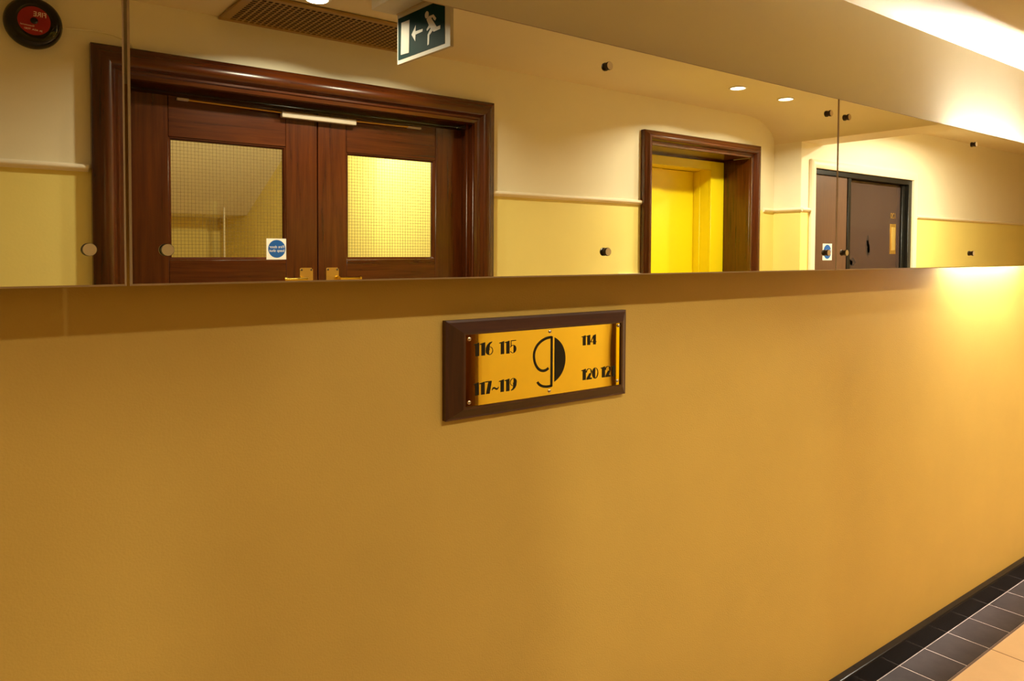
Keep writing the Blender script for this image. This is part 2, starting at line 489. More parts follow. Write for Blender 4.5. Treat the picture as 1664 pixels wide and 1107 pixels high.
def leaf(xa, xb_, pa, pb, side):
    lf = empty('door_leaf', ((xa + xb_) / 2, YL - LT / 2, 0), door1)
    y0, y1 = YL - LT, YL
    zt, zp0, zp1 = 2.103, 1.511, 1.955
    e = 0.0004
    box('stile', xa, pa - e, y0, y1, 0.008, zt, M_MAHOG, lf, 0.0015)
    box('stile', pb + e, xb_, y0, y1, 0.008, zt, M_MAHOG, lf, 0.0015)
    box('rail', pa + e, pb - e, y0, y1 - 0.0004, zp1 + e, zt, M_MAHOGX, lf, 0.0015)
    box('rail', pa + e, pb - e, y0, y1 - 0.0004, 1.300, zp0 - e, M_MAHOGX, lf, 0.0015)
    box('rail', pa + e, pb - e, y0, y1 - 0.0004, 0.008, 0.26, M_MAHOGX, lf, 0.0015)
    box('panel', pa + e, pb - e, y0 + 0.012, y1 - 0.012, 0.262, 1.298, M_MAHOG, lf)
    # glazing beads, mitred
    bp = [(0.0, -0.004), (0.0, -0.019), (0.010, -0.019), (0.010, -0.011), (0.004, -0.004)]
    c = [(pa, zp0), (pb, zp0), (pb, zp1), (pa, zp1)]
    q = [(1, 1), (-1, 1), (-1, -1), (1, -1)]
    for k in range(4):
        A = [(c[k][0] + d * q[k][0], YL + p, c[k][1] + d * q[k][1]) for d, p in bp]
        kk = (k + 1) % 4
        B = [(c[kk][0] + d * q[kk][0], YL + p, c[kk][1] + d * q[kk][1]) for d, p in bp]
        sweep('glazing_bead', A, B, M_MAHOGX if k % 2 == 0 else M_MAHOG, lf, smooth=False)
    box('glass_pane', pa + 0.001, pb - 0.001, YL - 0.026, YL - 0.020, zp0 + 0.001, zp1 - 0.001, M_GLASS, lf)
    bm = bmesh.new(); s = 0.0127; wr = 0.00042; ym = YL - 0.0192
    x = pa + 0.006
    while x < pb - 0.004:
        bm_box(bm, x - wr, x + wr, ym - wr, ym + wr, zp0 + 0.002, zp1 - 0.002); x += s
    z = zp0 + 0.006
    while z < zp1 - 0.004:
        bm_box(bm, pa + 0.002, pb - 0.002, ym - wr, ym + wr, z - wr, z + wr); z += s
    o = from_bm('wire_mesh', bm, M_WIRE, lf); tag(o, kind='stuff')
    # brass lock plate and lever
    cxp = 1.143 if side < 0 else 1.2545
    bm = bmesh.new(); bm_box(bm, cxp - 0.027, cxp + 0.027, YL, YL + 0.003, 1.28, 1.478)
    bmesh.ops.bevel(bm, geom=[ed for ed in bm.edges if abs(ed.verts[0].co.y - ed.verts[1].co.y) > 0.001], offset=0.005, segments=3, affect='EDGES')
    for sx in (-0.020, 0.020):
        for zz in (1.288, 1.470):
            bm_lathe(bm, [(0.0042, 0.0), (0.0042, 0.001), (0.0026, 0.0018), (0, 0.0012)], 12, lambda a, b, hh, sx=sx, zz=zz: (cxp + sx + a, YL + 0.003 + hh, zz + b), 1)
    tag(from_bm('lock_plate', bm, [M_BRASS2, M_CHROME], lf), 'brass lock plate with screws')
    bm = bmesh.new()
    d = -1 if side < 0 else 1
    zl = 1.433
    bm_cyl(bm, (cxp + d * 0.02, YL + 0.002, zl), (cxp + d * 0.02, YL + 0.012, zl), 0.013, 0.011, 20)
    bm_cyl(bm, (cxp + d * 0.02, YL + 0.010, zl), (cxp + d * 0.02, YL + 0.045, zl), 0.007, 0.007, 16)
    bm_cyl(bm, (cxp + d * 0.013, YL + 0.045, zl), (cxp + d * 0.10, YL + 0.045, zl), 0.008, 0.0065, 16)
    bm_cyl(bm, (cxp + d * 0.098, YL + 0.045, zl), (cxp + d * 0.106, YL + 0.045, zl), 0.0105, 0.0105, 16)
    tag(from_bm('lever_handle', bm, M_BRASS, lf, smooth=True), 'polished brass lever')
    return lf
leafL = leaf(0.477, 1.1903, 0.632, 1.062, -1)
leafR = leaf(1.1955, 1.889, 1.319, 1.747, 1)

def round_sticker(parent, x0, x1, y, z0, z1, lines, label):
    """white square sticker, blue disc, white words; faces +y (viewer's right is -x)"""
    bm = bmesh.new()
    cx, cz = (x0 + x1) / 2, (z0 + z1) / 2
    s = (z1 - z0)
    xf = lambda a, b, d: (cx - a, y + d, cz + b)
    bm_box(bm, x0, x1, y, y + 0.0006, z0, z1, 0)
    bm_poly_plate(bm, ell(0, 0.01 * s, (x1 - x0) * 0.42, s * 0.43, 0, 345, 23), xf, 0.0006, 0.0009, 1)
    for k, ln in enumerate(lines):
        bm_text(bm, ln, s * 0.185, xf, 0.0009, 0.0012, 0, off=(0, s * (0.10 - 0.18 * k)), squeeze=(x1 - x0) / s * 1.02)
    o = from_bm('sticker', bm, [M_STICK, M_BLUE], parent)
    return tag(o, label)
round_sticker(leafL, 0.984, 1.066, YL - 0.0035, 1.512, 1.594, ['Fire door', 'keep shut'], 'white sticker with a blue disc reading Fire door keep shut')

# closer bar over both leaves
cl = empty('door_closer', (1.194, YL + 0.02, 2.065), door1)
box('closer_body', 1.038, 1.350, YL + 0.004, YL + 0.030, 2.066, 2.089, M_ALU, cl, 0.003, 2)
tag(cyl('closer_rod', (1.345, YL + 0.018, 2.0845), (1.60, YL + 0.012, 2.0875), 0.0035, M_BRASS2, cl, n=12), 'thin brass rod')
tag(cyl('closer_rod', (1.04, YL + 0.018, 2.0845), (0.70, YL + 0.012, 2.0905), 0.0035, M_BRASS2, cl, n=12), 'thin brass rod')
box('rod_bracket', 1.60, 1.665, YL + 0.0005, YL + 0.016, 2.083, 2.091, M_ALU, cl, 0.001)
box('rod_bracket', 0.66, 0.70, YL + 0.0005, YL + 0.016, 2.087, 2.095, M_ALU, cl, 0.001)

# ------------------------------------------------------------------ stairwell behind the double doors
YS = 2 * YM
def V2Y(v): return YS - v
tag(box('floor_stair', -1.2, 2.4, V2Y(8.1), YO - 0.121, -0.08, 0.0, M_CREAMT), 'pale floor of the stairwell behind the double doors', 'floor', kind='structure')
tag(box('wall_stair_right', 2.005, 2.2, V2Y(3.977), YO - 0.121, 0.0, 3.2, M_YELLOW), 'bright yellow stairwell wall behind the right hand door pane', 'wall', kind='structure')
tag(box('wall_stair_right_far', 2.045, 2.2, V2Y(8.0), V2Y(3.978), 0.0, 3.2, M_YELLOW), 'yellow stairwell wall beyond the vertical edge behind the glass', 'wall', kind='structure')
tag(box('wall_stair_end', -1.2, 2.2, V2Y(7.42), V2Y(7.30), 0.0, 3.2, M_YELLOW), 'yellow end wall of the stairwell under the sloping soffit', 'wall', kind='structure')
tag(box('wall_stair_left', -1.2, -1.1, V2Y(7.9), YO - 0.121, 0.0, 3.2, M_YELLOW), 'yellow side wall of the stairwell out of sight on the left', 'wall', kind='structure')
tag(box('ceiling_stair', -1.2, 2.4, V2Y(8.02), YO - 0.121, 3.2, 3.28, M_CEIL), 'cream ceiling of the stairwell', 'ceiling', kind='structure')
# sloping underside of the flight above
bm = bmesh.new()
sl = (2.314 - 1.845) / (6.5 - 5.48)
pr = [(V2Y(6.5), 1.845), (V2Y(7.299), 1.845), (V2Y(7.299), 2.10), (V2Y(6.4), 2.10), (V2Y(3.6), 3.19), (V2Y(3.6), 1.845 + sl * 2.9)]  # flat part past the slope added to shade the end wall
A = [(-1.1, y, z) for y, z in pr]; B = [(2.0045 if False else 2.0449, y, z) for y, z in pr]
a, b_ = bm_strip(bm, A, B, True); bm.faces.new(a[::-1]); bm.faces.new(b_)
tag(from_bm('stair_soffit', bm, M_CREAM), 'sloping cream underside of the stair seen through the left pane', 'stair', kind='structure')
# slim post and corner seen under the soffit
tag(box("stair_post", 1.808, 1.822, V2Y(6.36), V2Y(6.345), 0.0, 1.90, M_TRIMW, None, 0.003), 'slim pale post below the stair soffit', 'post', kind='structure')
tag(box('wall_stair_corner', -1.09, 1.907, V2Y(7.299), V2Y(7.20), 0.0, 1.844, M_YELLOW), 'shallow yellow wall corner under the stair soffit', 'wall', kind='structure')

# ------------------------------------------------------------------ lift
lift = tag(empty('door_2', (3.5, YO - 0.1, 0)), 'lift entrance with bright yellow doors in a deep mahogany surround', 'lift door', kind='structure')
architrave(lift, D2, YO, bolection(0.075), M_MAHOG, M_MAHOGX)
YJ = YO - 0.19
box('jamb_lining', 3.040, 3.061, YJ, YO + 0.001, 0, 2.130, M_MAHOG, lift, 0.002)
box('jamb_lining', 3.955, 3.976, YJ, YO + 0.001, 0, 2.130, M_MAHOG, lift, 0.002)
box('head_lining', 3.040, 3.976, YJ, YO + 0.001, 2.1305, 2.150, M_MAHOGX, lift, 0.002)
box('yellow_frame_side', 3.826, 3.954, YJ - 0.016, YJ - 0.0005, 0, 2.118, M_LIFT, lift, 0.001)
box('yellow_frame_side', 3.050, 3.170, YJ - 0.016, YJ - 0.0005, 0, 2.118, M_LIFT, lift, 0.001)
box('yellow_frame_head', 3.171, 3.825, YJ - 0.016, YJ - 0.0005, 2.064, 2.118, M_LIFT, lift, 0.001)
box('yellow_reveal', 3.826, 3.836, YJ - 0.15, YJ - 0.0165, 0, 2.075, M_LIFT, lift)
box('reveal_strip', 3.822, 3.8258, YJ - 0.13, YJ - 0.085, 0, 2.060, M_LIFT, lift, 0.001)
box('yellow_reveal', 3.160, 3.170, YJ - 0.15, YJ - 0.0165, 0, 2.075, M_LIFT, lift)
box('yellow_soffit', 3.160, 3.836, YJ - 0.15, YJ - 0.0165, 2.0655, 2.075, M_LIFT, lift)
box('lift_door_panel', 3.165, 3.516, YJ - 0.150, YJ - 0.128, 0.004, 2.063, M_LIFT, lift, 0.001)
box('lift_door_panel', 3.518, 3.8255, YJ - 0.165, YJ - 0.140, 0.004, 2.063, M_LIFT, lift, 0.001)
box('lift_head_plate', 3.040, 3.976, YJ - 0.03, YJ - 0.0005, 2.119, 2.1495, M_MAHOGX, lift)

# box on the wall left of the lift
cp = tag(empty('call_panel', (2.91, YO + 0.01, 1.2)), 'pale call panel on the yellow wall just left of the lift', 'call panel')
box('plate', 2.815, 2.995, YO, YO + 0.018, 1.20, 1.433, M_TRIMW, cp, 0.003)
for zz in (1.27, 1.35):
    lathe('button', [(0.016, 0.0), (0.016, 0.003), (0.012, 0.006), (0, 0.006)], lambda a, b, hh, zz=zz: (2.905 + a, YO + 0.018 + hh, zz + b), M_NICK, cp, 20)

# ------------------------------------------------------------------ room 120 door
d120 = tag(empty('door_3', (5.0, YO2 - 0.02, 0)), 'dark brown door numbered 120 with a side panel in a black frame', 'door', kind='structure')
wp = [(0, 0), (0, 0.012), (0.008, 0.018), (0.04, 0.020), (0.052, 0.014), (0.052, 0)]
architrave(d120, D3, YO2, [(d * 1.0, p) for d, p in wp], M_TRIMW, M_TRIMW)
yb0, yb1 = YO2 - 0.09, YO2 - 0.002
box('black_frame_side', 4.3625, 4.372, yb0, yb1, 0, 2.0825, M_BLACK, d120, 0.001)
box('black_frame_side', 5.622, 5.6715, yb0, yb1, 0, 2.0825, M_BLACK, d120, 0.002)
box('black_frame_head', 4.3725, 5.6215, yb0, yb1, 2.048, 2.0825, M_BLACK, d120, 0.002)
box('black_mullion', 4.785, 4.822, yb0, YO2 - 0.006, 0, 2.0475, M_BLACK, d120, 0.002)
box('door_stop', 5.585, 5.6215, yb0, YO2 - 0.03, 0, 2.0475, M_BLACK, d120, 0.002)
sp = box('side_panel', 4.373, 4.7845, YO2 - 0.05, YO2 - 0.014, 0.004, 2.0465, M_LAM, d120, 0.001)
lf3 = empty('door_leaf', (5.2, YO2 - 0.065, 0), d120)
YL3 = YO2 - 0.046
box('leaf_slab', 4.8245, 5.584, YL3 - 0.044, YL3, 0.006, 2.044, M_LAM2, lf3, 0.001)
bm = bmesh.new()
bm_text(bm, '120', 0.058, lambda a, b, d: (5.483 - a, YL3 + d, 1.816 + b), 0.0, 0.0015, squeeze=0.95)
tag(from_bm('door_number', bm, M_BRASS2, lf3), 'brass figures reading 120')
pp = box('push_plate', 5.440, 5.527, YL3, YL3 + 0.002, 1.541, 1.759, M_BRASS2, lf3, 0.0006)
tag(pp, 'worn brass push plate')
tag(box('push_plate_recess', 5.458, 5.510, YL3 + 0.0021, YL3 + 0.005, 1.566, 1.735, M_BRASS3, lf3, 0.001), 'bright polished strip on the plate')
bm = bmesh.new()
for (sx, sz, rr, kk) in ((5.125, 1.585, 0.030, 1.9), (5.13, 1.63, 0.018, 2.2), (5.145, 1.565, 0.022, 2.0), (4.93, 1.485, 0.050, 0.5), (4.90, 1.475, 0.03, 0.9)):
    pts = [(rr * (1 + 0.25 * random.uniform(-1, 1)) * cos(2 * pi * i / 18), kk * rr * (1 + 0.25 * random.uniform(-1, 1)) * sin(2 * pi * i / 18)) for i in range(18)]
    bm_poly_plate(bm, pts, lambda a, b, d, sx=sx, sz=sz: (sx - a, YL3 + d, sz + b), 0.0, 0.0003)
tag(from_bm('scuff_mark', bm, M_SCUFF, lf3), 'dark scuff marks')
round_sticker(d120, 4.497, 4.608, YO2 - 0.0138, 1.499, 1.607, ['Fire door', 'keep shut'], 'white sticker with a blue disc on the side panel')

# ------------------------------------------------------------------ mirrors
GAP = 0.0045
def mirror_panel(x0, x1, studs, label):
    r = tag(empty('mirror_panel', ((x0 + x1) / 2, YM + 0.003, 1.495)), label, 'mirror', 'frameless mirror panels in a row along the ochre wall')
    z0, z1, T, c = 1.4950, 2.0200, 0.006, 0.0030
    bm = bmesh.new()
    ring = lambda d, y: [bm.verts.new(p) for p in ((x0 + d, y, z0 + d), (x1 - d, y, z0 + d), (x1 - d, y, z1 - d), (x0 + d, y, z1 - d))]
    R0, R1, R2 = ring(c, YM), ring(0, YM + c), ring(0, YM + T)
    f = bm.faces.new(R0); f.material_index = 0
    for k in range(4):
        j = (k + 1) % 4
        f = bm.faces.new((R0[k], R0[j], R1[j], R1[k])); f.material_index = 1  # chamfer's tan colour stands for the floor and wall reflected in it
        f = bm.faces.new((R1[k], R1[j], R2[j], R2[k])); f.material_index = 1
    f = bm.faces.new(R2); f.material_index = 2
    from_bm('mirror_glass', bm, [M_MIRROR, M_EDGE, M_BACK], r)
    for sx in studs:
        for sz in (1.549, 1.968):
            bm = bmesh.new(); xfc = lambda a, b, hh, sx=sx, sz=sz: (sx + a, YM + hh, sz + b)
            bm_lathe(bm, [(0.0088, -0.0096), (0.0094, -0.0088), (0.0094, -0.0040), (0.0080, -0.0040), (0.0080, -0.0003), (0, -0.0003)], 28, xfc, 1)  # sides coloured dark for the shaded gap and reflection behind the cap
            bm_lathe(bm, [(0, -0.0096), (0.0088, -0.0096)], 28, xfc, 0)
            from_bm('stud_cap', bm, [M_CAP, M_CHROME], r, smooth=True)
            cyl('wall_spacer', (sx, YM + T, sz), (sx, YF - 0.0002, sz), 0.010, M_CHROME, r, n=16)
    return r
g2 = GAP / 2
mirror_panel(-1.751, 0.2115 - g2, (-1.698, -0.77, 0.160), 'frameless mirror panel at the far left reflecting the fire bell')
mirror_panel(0.2115 + g2, 2.1735 - 0.002, (0.264, 1.192, 2.117), 'frameless mirror panel above the room number sign reflecting the double doors')
mirror_panel(2.1735 + 0.002, 4.135, (2.221, 3.149, 4.082), 'frameless mirror panel at the right end reflecting door 120')

# lamp behind the right mirror panel
lamp = tag(empty('batten_lamp', (3.58, YF - 0.01, 1.50)), 'warm tube lamp glowing on the wall behind the right mirror panel', 'lamp')
box('lamp_body', 3.20, 3.96, YF - 0.009, YF - 0.0003, 1.585, 1.865, M_WHITE, lamp, 0.002)
for zt in (1.60, 1.67, 1.75, 1.84):  # tubes stacked to soften the shadow edge on the ceiling
    cyl('tube', (3.215, YF - 0.0145, zt), (3.945, YF - 0.0145, zt), 0.004, M_TUBE, lamp, n=12)
box('light_shield', 3.20, 3.96, YF - 0.0235, YF - 0.0225, 1.497, 1.870, M_WHITE, lamp)  # unseen plate added to keep tube light off the floor
for xx in (3.208, 3.952):
    box('tube_holder', xx - 0.006, xx + 0.006, YF - 0.0224, YF - 0.0092, 1.590, 1.860, M_WHITE, lamp, 0.001)

# ------------------------------------------------------------------ room number sign
YP = 1.3026
sign = tag(empty('room_sign', (1.093, YF - 0.012, 1.19)), 'brass room number sign in a dark wooden frame on the ochre wall', 'sign')
ox0, ox1, oz0, oz1 = 0.826, 1.361, 1.190, 1.4027
ix0, ix1, iz0, iz1 = 0.862, 1.324, 1.219, 1.373
def frame_ring(i):
    # i: index of profile; returns the four corners
    k = [(0.0, YF), (0.0, YF - 0.012), (0.16, YF - 0.014), (0.86, YF - 0.034), (1.0, YF - 0.034), (1.0, YP + 0.004)][i]
    f, y = k
    return [(ox0 + (ix0 - ox0) * f, y, oz0 + (iz0 - oz0) * f), (ox1 + (ix1 - ox1) * f, y, oz0 + (iz0 - oz0) * f),
            (ox1 + (ix1 - ox1) * f, y, oz1 + (iz1 - oz1) * f), (ox0 + (ix0 - ox0) * f, y, oz1 + (iz1 - oz1) * f)]
rings = [frame_ring(i) for i in range(6)]
for k in range(4):
    kk = (k + 1) % 4
    sweep('frame_rail', [rr[k] for rr in rings], [rr[kk] for rr in rings], M_FRAMEX if k % 2 == 0 else M_FRAMEZ, sign, smooth=False)
# plate: very slightly dished near the right hand end, as hammered sheet is
bm = bmesh.new()
nx, nz = 120, 16
G = [[None] * (nz + 1) for _ in range(nx + 1)]
for i in range(nx + 1):
    for j in range(nz + 1):
        u, v = i / nx, j / nz
        xx_ = ix0 + (ix1 - ix0) * u
        dy = (0.0217 if xx_ < 1.023 else 0.0120) * (xx_ - 1.023) ** 2 + 0.25 * max(0, xx_ - 1.295) ** 2 + 0.00008 * sin(v * pi) * math.exp(-((u - 0.97) / 0.05) ** 2)
        G[i][j] = bm.verts.new((ix0 + 0.0006 + (ix1 - ix0 - 0.0012) * u, YP + dy, iz0 + 0.0006 + (iz1 - iz0 - 0.0012) * v))
for i in range(nx):
    for j in range(nz):
        bm.faces.new((G[i][j], G[i + 1][j], G[i + 1][j + 1], G[i][j + 1]))
g = bmesh.ops.extrude_face_region(bm, geom=list(bm.faces))
bmesh.ops.translate(bm, verts=[e for e in g['geom'] if isinstance(e, bmesh.types.BMVert)], vec=(0, 0.003, 0))
plate = from_bm('brass_plate', bm, M_BRASS, sign, smooth=True)
for sx, sz in ((0.8725, 1.3635), (0.8725, 1.2285), (1.0945, 1.3655), (1.0935, 1.229), (1.3155, 1.3665), (1.3125, 1.230)):
    s = lathe('screw', [(0.0042, 0.0), (0.0040, -0.0008), (0.0026, -0.0018), (0, -0.0021)], lambda a, b, hh, sx=sx, sz=sz: (sx + a, YP - 0.0002 + hh, sz + b), M_NICK, sign, 16)
    box('screw_slot', sx - 0.003, sx + 0.003, YP - 0.0026, YP - 0.0021, sz - 0.0005, sz + 0.0005, M_ENG, s)

def ring_strip(cx, cy, rx, ry, t_, a0, a1, n=20):
    out = ell(cx, cy, rx, ry, a0, a1, n); inn = ell(cx, cy, rx - t_, ry - t_, a0, a1, n)
    return [[out[i], out[i + 1], inn[i + 1], inn[i]] for i in range(n)]
def glyph(ch):
    """fat and thin poster figures, unit height"""
    if ch == '1': return [[(.16, 0), (.50, 0), (.50, 1), (.16, .93)], [(0, .84), (.16, .84), (.16, .93), (.02, .90)]], .56
    if ch == '0': return ring_strip(.34, .5, .34, .5, .045, 0, 360, 28) + [ell(.34, .5, .33, .49, 92, 268, 18)], .74
    if ch == '6':
        return (ring_strip(.34, .32, .34, .32, .045, 0, 360, 26) + [ell(.34, .32, .33, .31, 95, 265, 14)]
                + [[(.01, .36), (.36, .36), (.34, .62), (.40, .82), (.56, .93), (.60, 1.0), (.38, .96), (.16, .80), (.04, .60)]]), .72
    if ch == '9':
        P, wd = glyph('6'); return [[(.68 - x, 1 - y) for x, y in p] for p in P], wd
    if ch == '7': return [[(0, .92), (.62, .92), (.62, 1), (0, 1)], [(.30, .92), (.62, .92), (.42, 0), (.08, 0)]], .66
    if ch == '5':
        return (ring_strip(.30, .32, .34, .32, .045, -150, 150, 26) + [ell(.30, .32, .33, .31, -80, 80, 14)]
                + [[(.08, .50), (.125, .50), (.125, 1), (.08, 1)], [(.08, .94), (.60, .94), (.60, 1), (.08, 1)]]), .70
    if ch == '4': return [[(.34, 0), (.64, 0), (.64, 1), (.34, .90)], [(0, .24), (.74, .24), (.74, .30), (0, .30)], [(0, .28), (.06, .28), (.40, .90), (.34, .92)]], .76
    if ch == '2':
        return (ring_strip(.31, .70, .31, .30, .05, -40, 190, 20) + [ell(.31, .70, .30, .29, -38, 50, 10)]
                + [[(.54, .50), (.60, .62), (.40, .14), (.02, .02), (0, 0), (.10, .0)], [(.0, 0), (.62, 0), (.62, .14), (.14, .12)],
                   [(.38, .56), (.57, .52), (.36, .08), (.04, .08)]]), .68
    if ch == '~': return [[(0, .34), (.10, .46), (.24, .48), (.40, .38), (.54, .36), (.64, .48), (.64, .36), (.54, .24), (.38, .24), (.22, .34), (.10, .32), (.0, .22)]], .68
    return [], .35
def numeral(txt, xl, xr, zb, zt):
    adv = [glyph(c)[1] for c in txt]
    tot = sum(adv) - 0.05
    sx = (xr - xl) / tot; sz = zt - zb
    bm = bmesh.new(); x = 0
    for c, a_ in zip(txt, adv):
        for k_, p in enumerate(glyph(c)[0]):
            bm_poly_plate(bm, [(xl + (x + q[0]) * sx, zb + q[1] * sz) for q in p], lambda a, b, d: (a, YP - d, b), -0.0001, 0.0004 + 0.000012 * k_)
        x += a_
    o = from_bm('numeral', bm, M_ENG, plate)
    return tag(o, 'dark figures reading ' + txt)
numeral('116', 0.884, 0.934, 1.3255, 1.3540)
numeral('115', 0.951, 0.998, 1.3245, 1.3530)
numeral('117~119', 0.884, 0.999, 1.2415, 1.2690)
numeral('114', 1.193, 1.241, 1.3260, 1.3500)
numeral('120', 1.193, 1.248, 1.2430, 1.2695)
numeral('121', 1.257, 1.305, 1.2430, 1.2695)
# emblem: open figure on the left, filled half disc on the right
xfS = lambda a, b, d: (a, YP - d, b)
bm = bmesh.new()
bm_ribbon(bm, [(1.1000, 1.2385), (1.1000, 1.3545)], 0.0062, xfS, -0.0001, 0.0006)
arc = ell(1.0985, 1.3140, 0.0505, 0.0385, 92, 180, 20) + ell(1.0765, 1.3140, 0.0285, 0.0370, 184, 300, 22)
bm_ribbon(bm, [(1.1000, 1.3525)] + arc, 0.0060, xfS, -0.0001, 0.0006)
tail = ell(1.090, 1.2570, 0.0320, 0.0175, 288, 192, 20)
bm_ribbon(bm, [(1.1000, 1.2410)] + tail, 0.0058, xfS, -0.0001, 0.0006)
tag(from_bm('emblem_figure', bm, M_ENG, plate), 'open curling stroke of the emblem')
bm = bmesh.new()
cxe, cze, R_ = 1.0860, 1.3000, 0.0562
half = [(cxe + R_ * cos(radians(a)), cze + R_ * sin(radians(a))) for a in range(-66, 67, 6)]
half = [(max(x, 1.1075), z) for x, z in half]
bm_poly_plate(bm, half, xfS, -0.0001, 0.0006)
tag(from_bm('emblem_half_disc', bm, M_ENG, plate), 'solid dark half disc of the emblem')

# ------------------------------------------------------------------ fire bell
bx, bz = 0.2195, 2.2545
bell = tag(empty('fire_bell', (bx, YO, bz - 0.075)), 'round black fire bell with a red disc high on the wall', 'fire bell')
xfB = lambda a, b, hh: (bx + a, YO + hh, bz + b)
lathe('back_box', [(0, 0.0), (0.074, 0.0), (0.076, 0.006), (0.074, 0.012), (0, 0.012)], xfB, M_BELL, bell, 48)
lathe('gong', [(0.060, 0.012), (0.079, 0.013), (0.0795, 0.022), (0.077, 0.034), (0.071, 0.045), (0.060, 0.053), (0.0505, 0.056), (0.0475, 0.053), (0.044, 0.0525), (0, 0.0525)], xfB, M_BELL, bell, 64)
disc = lathe('red_disc', [(0, 0.0526), (0.0435, 0.0526), (0.0435, 0.0534), (0, 0.0534)][::1], xfB, M_RED, bell, 48)
xfT = lambda a, b, d: (bx - a, YO + 0.0534 + d, bz + b)
for nm, tx, sz_, of_, ro_, sq_ in (('fire_lettering', 'FIRE', 0.021, (-0.0155, 0.0205), 2, 0.92), ('small_print', 'Guuuununul', 0.0068, (0.018, -0.0155), 4, 1.1),
                                   ('small_print', '24. ADA. TOE1', 0.0072, (0.003, -0.0275), 4, 1.05)):
    bm = bmesh.new()
    bm_text(bm, tx, sz_, xfT, 0, 0.0004, off=of_, rot=radians(ro_), squeeze=sq_)
    o = from_bm(nm, bm, M_STICK, disc)
    tag(o, 'white lettering reading FIRE' if tx == 'FIRE' else 'line of small pale print')
lathe('hub', [(0.010, 0.0534), (0.010, 0.0560), (0.006, 0.0600), (0, 0.0605)], xfB, M_BELL, bell, 20)
# cable leaving the bell
bm = bmesh.new()
pts = [(0.297, 2.2585), (0.33, 2.262), (0.37, 2.2655), (0.41, 2.266), (0.445, 2.262), (0.475, 2.253), (0.50, 2.240), (0.508, 2.2235)]
for p, q in zip(pts, pts[1:]):
    bm_cyl(bm, (p[0], YO + 0.003, p[1]), (q[0], YO + 0.003, q[1]), 0.0028, n=10)
tag(from_bm('bell_cable', bm, M_CREAM, smooth=True), 'thin painted cable running from the fire bell to the door frame', 'cable')

# ------------------------------------------------------------------ exit sign hanging from the ceiling
ex = tag(empty('exit_sign', (1.16, 0.375, 2.165)), 'green running man exit sign hanging under the ceiling, seen in the mirror', 'exit sign')
ea = math.atan2(0.015, 0.3)
y0s, z0s, Ws, Hs = 0.222, 2.168, 0.304, 0.163
def xfE(a, b, d):    # a along the sign away from the door wall, b up, d out of the face (towards -x)
    return (1.200 + a * sin(ea) - d * cos(ea), y0s + a * cos(ea) + d * sin(ea), z0s + b)
bm = bmesh.new()
bm_poly_plate(bm, [(0, 0), (Ws, 0), (Ws, Hs), (0, Hs)], xfE, -0.012, 0.0)
from_bm('sign_panel', bm, M_PICTO, ex)
bm = bmesh.new()
bm_poly_plate(bm, [(0.006, 0.013), (0.276, 0.013), (0.276, 0.150), (0.006, 0.150)], xfE, 0.0, 0.0008)
gf = from_bm('green_face', bm, M_GREEN, ex)
# pictogram, in fractions of the green face
def gp(u, v): return (0.006 + 0.270 * u, 0.013 + 0.137 * v)
def plate_on(name, polys, label):
    bm = bmesh.new()
    for p in polys: bm_poly_plate(bm, [gp(*q) for q in p], xfE, 0.0008, 0.0014)
    return tag(from_bm(name, bm, M_PICTO, gf), label)
plate_on('door_mark', [[(.065, .11), (.248, .09), (.262, .86), (.078, .87)]], 'white door of the pictogram')
def pc(*pts):          # outline points as read off the sign face
    out = []
    for x, y in pts:
        u = (x - 455) / 705.0
        yb = 890 - 275 * u; yt = 270 - 328 * u
        out.append((u, (yb - y) / (yb - yt)))
    return out
plate_on('arrow_mark', [pc((672, 495), (738, 350), (735, 440), (845, 400), (840, 440), (735, 490), (730, 590))], 'white arrow')
man = [ell(.638, .800, .040, .082, 0, 345, 22),
       pc((900, 262), (940, 208), (970, 240), (1050, 368), (1005, 436), (965, 402), (932, 335)),
       pc((936, 212), (1002, 184), (1042, 240), (1026, 276), (1006, 262), (988, 224), (958, 246)),
       pc((938, 340), (902, 410), (908, 432), (960, 372)),
       pc((998, 440), (1036, 372), (1100, 343), (1098, 398), (1012, 438)),
       pc((962, 392), (1000, 410), (944, 492), (936, 630), (914, 645), (918, 486))]
plate_on('running_man', man, 'white running figure')
box('sign_body', 1.113, 1.203, 0.205, 0.545, 2.335, ZC - 0.0003, M_WHITE, ex, 0.004, 2)
bm = bmesh.new(); bm_poly_plate(bm, [(-0.004, Hs), (Ws + 0.004, Hs), (Ws + 0.004, Hs + 0.008), (-0.004, Hs + 0.008)], xfE, -0.012, 0.002)
from_bm('panel_clip', bm, M_NICK, ex)

# ------------------------------------------------------------------ ceiling grille
gx0, gx1, gy0, gy1 = 0.784, 1.560, YO + 0.002, YO + 0.334
zg = ZC - 0.0002
gr = tag(empty('ceiling_grille', ((gx0 + gx1) / 2, (gy0 + gy1) / 2, ZC - 0.012)), 'long bronze ventilation grille in the ceiling above the double doors', 'grille')
fw = 0.034; fs = 0.026
box('grille_shade_backing', gx0 + 0.004, gx1 - 0.004, gy0 + 0.004, gy1 - 0.004, zg - 0.0015, zg, M_VOID, gr)  # black plate stands in for the shade inside the duct
box('frame_side', gx0, gx1, gy0, gy0 + fs, zg - 0.012, zg - 0.0016, M_GRILLE, gr, 0.002)
box('frame_side', gx0, gx1, gy1 - fs, gy1, zg - 0.012, zg - 0.0016, M_GRILLE, gr, 0.002)
box('frame_end', gx0, gx0 + fw, gy0 + fs + 0.0002, gy1 - fs - 0.0002, zg - 0.012, zg - 0.0016, M_GRILLE, gr, 0.002)
box('frame_end', gx1 - fw, gx1, gy0 + fs + 0.0002, gy1 - fs - 0.0002, zg - 0.012, zg - 0.0016, M_GRILLE, gr, 0.002)
P_ = 0.0212
src = None
